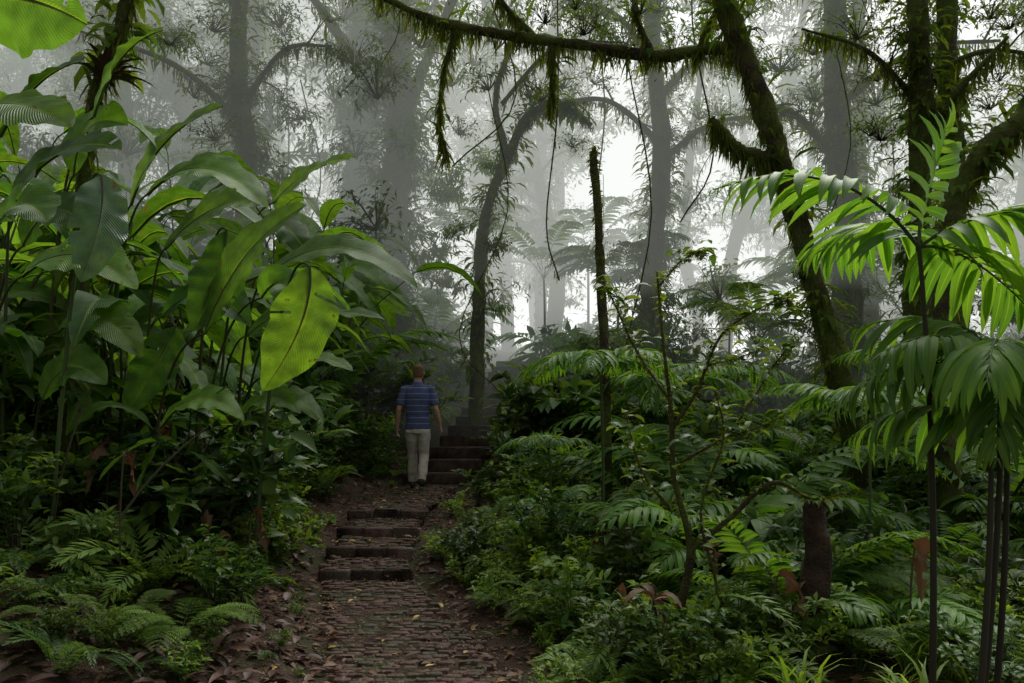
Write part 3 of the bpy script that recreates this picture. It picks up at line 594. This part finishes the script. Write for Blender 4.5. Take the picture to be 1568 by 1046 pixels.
tree('mossy_tree',[(6.6,16,g(6.6,16)),(6.75,16,5),(6.5,16,8),(6.5,16,14)],[.34,.24,.22,.2],crown=crownpts((6.3,15.5,8.6),12,(1.8,1,1.1),(.6,1.0),cls),
 boughs=[([(6.6,16,6.6),(5.4,15.4,7.4),(4.4,15,7.3)],.09),([(6.6,16,7.8),(7.8,15.4,8.6),(9.2,15,8.6)],.09),([(6.6,16,5.4),(7.6,15.6,6.0),(8.6,15.2,5.9)],.06)],tc=32,tcs=(.3,.55),moss=2600,strap=120,ep=1700)
tree('mossy_tree',[(5.75,11,g(5.7,11)),(5.6,11,3),(5.65,11,5.5),(5.6,11,8),(5.7,11,11)],[.2,.15,.14,.12],[([(5.6,11,5.2),(6,10.8,5.9),(6.6,10.6,6.6)],[.06,.03])],crownpts((6.2,11,6.4),10,(.9,.8,.8),(.35,.6),cls),
 boughs=[([(5.6,11,5.9),(4.9,11,6.6),(4.0,11,6.9)],.05),([(5.6,11,6.2),(6.6,11,6.6),(7.8,11,6.4)],.05)],tc=12,tcs=(.16,.3),zr=(2,8),moss=3400,strap=120,ep=700,eps=.2)
tree('mossy_tree',[(7.3,13,g(7.3,13)),(7.2,13,5),(7.1,13,8),(7.2,13,12)],[.22,.17,.15],crown=crownpts((7.3,13,7.4),10,(1.2,.8,1.0),(.5,.8),cls),
 boughs=[([(7.2,13,5.4),(8.2,12.6,6),(9.4,12.2,5.8)],.06)],tc=16,tcs=(.22,.4),zr=(2,9),moss=1500,strap=90,ep=900)
tree('curved_tree',[(5.0,9,g(5,9)),(4.85,9,1.8),(4.9,9,3.2),(5.02,9,4.0),(5.3,9,4.5),(5.8,9,4.95),(6.2,9,5.6),(6.3,9,7)],[.15,.13,.13,.12],crown=crownpts((5.9,9,5.8),7,(.6,.6,.6),(.35,.55),cls),moss=3000,strap=60,ep=400,eps=.15)
tree('bromeliad_tree',[(-3.7,6.2,g(-3.7,6.2)),(-3.45,6.2,1.6),(-3.37,6.2,2.84),(-3.27,6.2,3.95),(-3.1,6.2,4.45),(-2.95,6.2,5.07),(-2.85,6.2,6.5)],[.07,.055,.05,.045],crown=crownpts((-2.9,6.2,6.2),3,(.7,.5,.3),(.4,.6),cld),moss=1500,strap=20,ep=160,sl=(.15,.3),eps=.12)
mb=MB();c=np.array([-3.1,6.1,4.15]);n=26;aa=rng.uniform(0,6.283,n);D=np.stack([np.cos(aa),np.sin(aa),rng.uniform(.0,1.0,n)],-1);mb.many(leafT(6,.16,1.2,.4,.5,.5),frames(D,np.array([0,0,1.]),rng.uniform(.22,.4,n)),np.repeat(c[None],n,0)+rng.normal(0,.02,(n,3)),0);mb.obj('bromeliad',[m_purp])
mb=MB()
for k in range(20):
    x=rng.uniform(-6,9);y=rng.uniform(12,20);z=rng.uniform(7,12);l=rng.uniform(3,7);C=spline([(x,y,z),(x+rng.normal()*.2,y,z-l*.4),(x+rng.normal()*.3,y,z-l*.8),(x+rng.normal()*.4,y,z-l)],5);tube(mb,C,rng.uniform(.006,.015),5,0,.1)
    dress(mb,C,[.012],60,0,0,(.05,.25),ms=(1,1,1))
mb.obj('hanging_lianas',[m_bark,m_moss])
BT=Mass('misty_forest')
mb=MB()
for k in range(52):
    y=rng.uniform(19,36);x=rng.uniform(-.70,.72)*y
    gap=(.08<x/y<.45)
    if gap and rng.random()<.4: continue
    z=g(x,y);h=rng.uniform(9,19);lx,ly=rng.normal(0,1.6,2);C=spline([(x,y,z),(x+lx*.1+rng.normal()*.4,y,z+h*.3),(x+lx*.4+rng.normal()*.4,y,z+h*.5),(x+lx*.7+rng.normal()*.4,y+ly*.4,z+h*.75),(x+lx,y+ly,z+h)],6);r=rng.uniform(.08,.19)
    tube(mb,C,[r*1.3,r,r*.5],8,0,.15);dress(mb,C,[r],150,40,420,(.2,.6),(.3,.7),eps=.5,ms=(1,2,2));trunkclumps(BT,C,[r],7,(.4,.9),(2,16))
    for q in range(13 if gap else 17):
        f=rng.uniform(.15,1);p=C[int(f*(len(C)-1))];a=rng.uniform(0,6.28);rad=rng.uniform(.3,2.6)*(.5+f*.6);t=p+[math.cos(a)*rad,math.sin(a)*rad,rng.uniform(0,1)]
        if t[2]>.56*t[1]+4: continue
        tube(mb,bez(p,(p+t)/2+[0,0,.4],t,5),[r*.25,.02],4,0)
        BT.plant((cl+cls)[rng.integers(5)],t,rng.uniform(0,6.28),rng.uniform(.8,1.6),(rng.normal()*.3,rng.normal()*.3))
BT.flush((mb,TREEM))
MF=Mass('midstory_foliage')
for k in range(190):
    y=rng.uniform(14,27);x=rng.uniform(-.7,.72)*y;s=x-float(pcx(y))
    if abs(s)<1.6 and y<19: continue
    top=(7 if s<0 else 4.5)
    if 2.5<x<9: top=3.8+2.2*(math.sin(x*1.9)>.3)
    z=float(H(x,y))+rng.random()**1.4*top;MF.plant((cl+clg+cld)[rng.integers(6)],(x,y,z),rng.uniform(0,6.28),rng.uniform(.6,1.2),(rng.normal()*.3,rng.normal()*.3))
for k,(x,y,s) in enumerate([(.8,20,1.0),(2.2,23,1.3),(5.2,19,1.0),(-1.0,22,1.2),(8.5,17,1.1),(4.2,25,1.3),(-6.5,19,1.2),(1.6,15.5,.6),(9.5,14,1.0),(7.7,20,1.2),(4.6,15,.9),(2.4,18,1.1),(7.2,17,1.3)]): MF.plant(tall_pa[0],(x,y,float(H(x,y))),k*1.3,s)
MF.flush()
CN=Mass('added_shade_canopy');mb=MB()  # unseen canopy added overhead to darken the left and foreground
for k in range(7):
    x=rng.uniform(-12,-2);y=rng.uniform(-5,5)
    CN.plant((cl+cld)[rng.integers(4)],(x,y,rng.uniform(8,11)),rng.uniform(0,6.28),rng.uniform(1.5,2.4))
for x,y in ((-7,-3),(-5,1.5),(4.8,-2),(0.8,-6),(-8.5,6)):
    C=spline([(x,y,g(x,y)),(x+.2,y,4),(x-.1,y+.3,8),(x+.3,y,12)],8);tube(mb,C,[.35,.25,.2,.1],10,0,.1)
CN.flush((mb,[m_bark]))
# ------------------------------------------------------------------ walking man
import bmesh
man=empty('walking_man',(-1.35,11.4,.503))
def ringtube(bm,P,Rr,sides=16,xd=None):
    P=[Vector(p) for p in P];rings=[]
    for i,p in enumerate(P):
        t=(P[min(i+1,len(P)-1)]-P[max(i-1,0)]).normalized()
        x=Vector(xd or (1,0,0));x=(x-t*x.dot(t)).normalized();y=t.cross(x)
        rx,ry=Rr[i] if isinstance(Rr[i],tuple) else (Rr[i],Rr[i])
        rings.append([bm.verts.new(p+x*rx*math.cos(a)+y*ry*math.sin(a)) for a in [2*math.pi*k/sides for k in range(sides)]])
    for a,b in zip(rings,rings[1:]):
        for k in range(sides): bm.faces.new((a[k],a[(k+1)%sides],b[(k+1)%sides],b[k]))
    bm.faces.new(rings[0][::-1]);bm.faces.new(rings[-1])
def fin(bm,name,m,vox,smooth=4,disp=0):
    bmesh.ops.recalc_face_normals(bm,faces=bm.faces)
    me=bpy.data.meshes.new(name);bm.to_mesh(me);bm.free();me.materials.append(m)
    o=bpy.data.objects.new(name,me);scene.collection.objects.link(o);o.parent=man
    q=o.modifiers.new('r','REMESH');q.mode='VOXEL';q.voxel_size=vox;q.use_smooth_shade=True
    s=o.modifiers.new('s','SMOOTH');s.iterations=smooth;s.factor=.5
    if disp:
        tx=bpy.data.textures.new('folds','CLOUDS');tx.noise_scale=.11
        d=o.modifiers.new('d','DISPLACE');d.texture=tx;d.strength=disp;d.mid_level=.5
    return o
m_skin=solid('skin',(.50,.27,.19),(.57,.33,.24),20,.5,.05);m_hair=solid('short_hair',(.16,.085,.045),(.30,.18,.10),60,.8,.8);m_tr=solid('khaki_trousers',(.52,.48,.40),(.59,.55,.47),14,.85,.3);m_shoe=solid('hiking_shoe',(.03,.026,.022),(.06,.05,.042),20,.7,.3)
m_sh,nt=mat('striped_polo');tc=N(nt,'ShaderNodeTexCoord');sx=N(nt,'ShaderNodeSeparateXYZ');nt.links.new(tc.outputs['Object'],sx.inputs[0])
w_=N(nt,'ShaderNodeMath',operation='MULTIPLY');w_.inputs[1].default_value=1/.085;nt.links.new(sx.outputs[2],w_.inputs[0]);fr_=N(nt,'ShaderNodeMath',operation='FRACT');nt.links.new(w_.outputs[0],fr_.inputs[0])
gt=N(nt,'ShaderNodeMath',operation='LESS_THAN');gt.inputs[1].default_value=.13;nt.links.new(fr_.outputs[0],gt.inputs[0])
cc=mixc(nt,gt.outputs[0],(.07,.09,.20),(.23,.26,.38));pp=N(nt,'ShaderNodeBsdfPrincipled');pp.inputs['Roughness'].default_value=.85;oo=N(nt,'ShaderNodeOutputMaterial');nt.links.new(cc,pp.inputs[0]);nt.links.new(pp.outputs[0],oo.inputs[0])
shL=(-.195,0,1.43);shR=(.195,0,1.43);elL=(-.265,-.04,1.14);elR=(.265,-.03,1.14);wrL=(-.30,.06,.90);wrR=(.315,.08,.91)
def arm(bm,s,e,w,extra=0,cut=1.0):
    s,e,w=map(Vector,(s,e,w));inn=Vector((s[0]*.55,0,s[2]+.01))
    if cut<1: ringtube(bm,[inn,s,s.lerp(e,.3),s.lerp(e,cut)],[.05,.062,.062,.066],16,(0,1,0))
    else: ringtube(bm,[inn,s,s.lerp(e,.5),e,e.lerp(w,.3),w],[.04,.05,.045,.037,.038,.025],14,(0,1,0))
def hand(bm,w,e,sg):
    w=Vector(w);d=(w-Vector(e)).normalized();d=(d+Vector((0,.05,-.25))).normalized();f=Vector((0,1,0));f=(f-d*f.dot(d)).normalized()
    inn=Vector((-sg,0,0))
    ringtube(bm,[w-d*.02,w+d*.03,w+d*.07,w+d*.10],[(.024,.018),(.036,.016),(.042,.016),(.038,.013)],12,tuple(f))
    for k,(o,l) in enumerate(((.031,.068),(.011,.078),(-.010,.072),(-.030,.056))):
        b=w+d*.088+f*o;p1=b+d*l*.45+inn*.006;p2=p1+(d+inn*.55)*l*.33;p3=p2+(d+inn*1.1)*l*.25
        ringtube(bm,[b,p1,p2,p3],[.0095,.009,.008,.0065],8,tuple(f))
    b=w+d*.025+f*.026;ringtube(bm,[b,b+f*.028+d*.022+inn*.006,b+f*.042+d*.055+inn*.012,b+f*.042+d*.078+inn*.014],[.013,.012,.010,.008],8,tuple(inn))
hx=.012
bm=bmesh.new()
ringtube(bm,[(0,0,.95),(0,0,1.15),(0,0,1.35),(0,0,1.45),(0,.0,1.485)],[(.14,.09),(.13,.085),(.16,.09),(.13,.07),(.06,.05)],20)
ringtube(bm,[(0,0,1.44),(0,.005,1.52),(hx*.5,.015,1.60)],[.062,.056,.06],16)
ringtube(bm,[(hx,.02,1.555),(hx,.025,1.59),(hx,.022,1.64),(hx,.012,1.69),(hx,.008,1.735),(hx,.008,1.765),(hx,.008,1.78)],[(.038,.05),(.06,.078),(.072,.092),(.077,.098),(.071,.09),(.048,.062),(.02,.025)],20)
ringtube(bm,[(hx+.03,.105,1.675),(hx+.035,.122,1.645),(hx+.033,.118,1.635)],[.009,.014,.010],10)
ringtube(bm,[(hx+.0,.095,1.605),(hx+.045,.093,1.605)],[.008,.008],8,(0,0,1))
for sg in (-1,1): ringtube(bm,[(hx+sg*.068,.01,1.62),(hx+sg*.079,.0,1.64),(hx+sg*.083,-.005,1.665),(hx+sg*.076,.0,1.685)],[(.006,.010),(.008,.016),(.008,.018),(.006,.011)],8,(1,0,0))
arm(bm,shL,elL,wrL);arm(bm,shR,elR,wrR);hand(bm,wrL,elL,-1);hand(bm,wrR,elR,1)
fin(bm,'body',m_skin,.006,2)
bm=bmesh.new()
for sg in (-1,1): bmesh.ops.create_uvsphere(bm,u_segments=12,v_segments=8,radius=.012,matrix=Matrix.Translation((hx+.01+sg*.03,.094,1.672)))
me=bpy.data.meshes.new('eyes');bm.to_mesh(me);bm.free();me.materials.append(m_shoe);o=bpy.data.objects.new('eyes',me);scene.collection.objects.link(o);o.parent=man
bm=bmesh.new()
ringtube(bm,[(hx,-.028,1.60),(hx,-.018,1.65),(hx,-.006,1.695),(hx,-.003,1.74),(hx,0,1.772),(hx,0,1.789)],[(.058,.055),(.073,.072),(.079,.087),(.075,.086),(.053,.064),(.022,.028)],20)
fin(bm,'hair',m_hair,.006,2)
bm=bmesh.new()
ringtube(bm,[(0,0,.86),(0,0,.95),(0,0,1.05),(0,-.005,1.18),(0,-.01,1.32),(0,-.005,1.42),(0,0,1.475),(0,.005,1.505)],[(.178,.125),(.172,.122),(.165,.118),(.17,.12),(.19,.12),(.185,.105),(.12,.085),(.065,.065)],28)
ringtube(bm,[(0,.003,1.47),(0,.005,1.50),(0,.01,1.535)],[(.078,.078),(.072,.074),(.07,.072)],20)
arm(bm,shL,elL,wrL,cut=.78);arm(bm,shR,elR,wrR,cut=.78)
fin(bm,'shirt',m_sh,.009,3,.018)
def leg(bm,hip,kn,an,w): ringtube(bm,[hip,Vector(hip).lerp(Vector(kn),.4),kn,Vector(kn).lerp(Vector(an),.5),an],w,18)
bm=bmesh.new()
ringtube(bm,[(0,0,.80),(0,0,.86),(0,0,.95)],[(.165,.12),(.165,.122),(.155,.112)],24)
LK=(-.09,.14,.50);LA=(-.10,.20,.10);RK=(.085,.05,.50);RA=(.07,-.14,.13)
leg(bm,(-.085,0,.86),LK,LA,[(.092,.115),(.09,.10),(.072,.078),(.068,.072),(.064,.072)])
leg(bm,(.085,0,.86),RK,RA,[(.092,.115),(.09,.10),(.072,.078),(.068,.072),(.064,.072)])
fin(bm,'trousers',m_tr,.009,3,.03)
bm=bmesh.new()
for A,pit in ((LA,.0),(RA,.06)):
    x,y,z=A;b=z-.10
    ringtube(bm,[(x,y-.0,z+.03),(x,y,z-.03)],[(.042,.05),(.045,.055)],14)
    ringtube(bm,[(x,y-.075,b+.035+pit*.7),(x,y-.04,b+.05+pit*.6),(x,y+.05,b+.045+pit*.2),(x,y+.14,b+.035),(x,y+.195,b+.025)],[(.032,.03),(.042,.052),(.045,.046),(.046,.034),(.025,.018)],16)
fin(bm,'shoes',m_shoe,.007,2)
# ------------------------------------------------------------------ mist (its own emission stands in for multiply scattered daylight)
def glow_mist(name,plan,z0,z1,sig,rad,col=(.98,1,.97)):
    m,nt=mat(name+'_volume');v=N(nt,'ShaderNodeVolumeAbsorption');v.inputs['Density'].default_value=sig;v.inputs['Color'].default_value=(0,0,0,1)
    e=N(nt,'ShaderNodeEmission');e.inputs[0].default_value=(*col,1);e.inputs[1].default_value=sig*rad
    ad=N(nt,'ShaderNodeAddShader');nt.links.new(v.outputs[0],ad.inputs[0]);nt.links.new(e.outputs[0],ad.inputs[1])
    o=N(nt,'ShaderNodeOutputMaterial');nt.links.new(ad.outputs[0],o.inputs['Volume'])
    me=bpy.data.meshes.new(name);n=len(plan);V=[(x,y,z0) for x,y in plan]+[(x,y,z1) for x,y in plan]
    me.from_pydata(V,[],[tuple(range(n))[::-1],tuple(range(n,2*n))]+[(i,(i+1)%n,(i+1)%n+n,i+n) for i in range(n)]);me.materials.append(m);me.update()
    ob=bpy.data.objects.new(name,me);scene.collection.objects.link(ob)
glow_mist('glow_mist',[(-60,14.5),(60,13.5),(60,30),(-60,30)],-5,14,.024,.36,(.90,1,.88))
glow_mist('glow_mist',[(-59,14.5),(59,13),(59,29.5),(-59,29.5)],4.0,13.5,.034,.64,(.95,1,.93))
glow_mist('glow_mist',[(-2,20),(58,17),(58,29),(-22,29)],2.5,13,.05,1.15,(.99,1,.97))  # added wedge, emission raised to imitate sun glow on the right
glow_mist('glow_mist',[(-90,30.05),(90,30.05),(90,90),(-90,90)],-6,26,.07,.75,(.96,1,.95))
glow_mist('glow_mist',[(4,31),(89,31),(89,89),(-60,89)],-5.5,25,.09,3.0,(1,1,1))  # far wedge added to whiten gaps; brightness is its own emission
# ------------------------------------------------------------------ light
el,az=R(50),R(24)
w=bpy.data.worlds.new('World');scene.world=w;w.use_nodes=True;nt=w.node_tree;nt.nodes.clear()
sk=N(nt,'ShaderNodeTexSky',sky_type='NISHITA');sk.sun_disc=False;sk.sun_elevation=el;sk.sun_rotation=az;sk.dust_density=6;sk.air_density=1
hs=N(nt,'ShaderNodeHueSaturation');hs.inputs['Saturation'].default_value=.1;nt.links.new(sk.outputs[0],hs.inputs['Color'])
bg=N(nt,'ShaderNodeBackground');bg.inputs['Strength'].default_value=.15;nt.links.new(hs.outputs[0],bg.inputs[0]);ow=N(nt,'ShaderNodeOutputWorld');nt.links.new(bg.outputs[0],ow.inputs[0])
ld=bpy.data.lights.new('sun','SUN');ld.energy=2.2;ld.angle=R(28);ld.color=(1,.96,.88);so=bpy.data.objects.new('sun',ld);scene.collection.objects.link(so)
sd=Vector((math.sin(az)*math.cos(el),math.cos(az)*math.cos(el),math.sin(el)));so.rotation_euler=sd.to_track_quat('Z','Y').to_euler()
scene.view_settings.view_transform='Standard';scene.view_settings.look='None';scene.view_settings.exposure=0
cd=bpy.data.cameras.new('camera');cam=bpy.data.objects.new('camera',cd);scene.collection.objects.link(cam);cam.location=(0,0,1.62);cam.rotation_euler=(R(90),0,0)
cd.lens=28;cd.sensor_width=36;cd.shift_y=.068;cd.clip_start=.05;cd.clip_end=1000;scene.camera=cam
print('FACES',sum(len(m.polygons) for m in bpy.data.meshes))
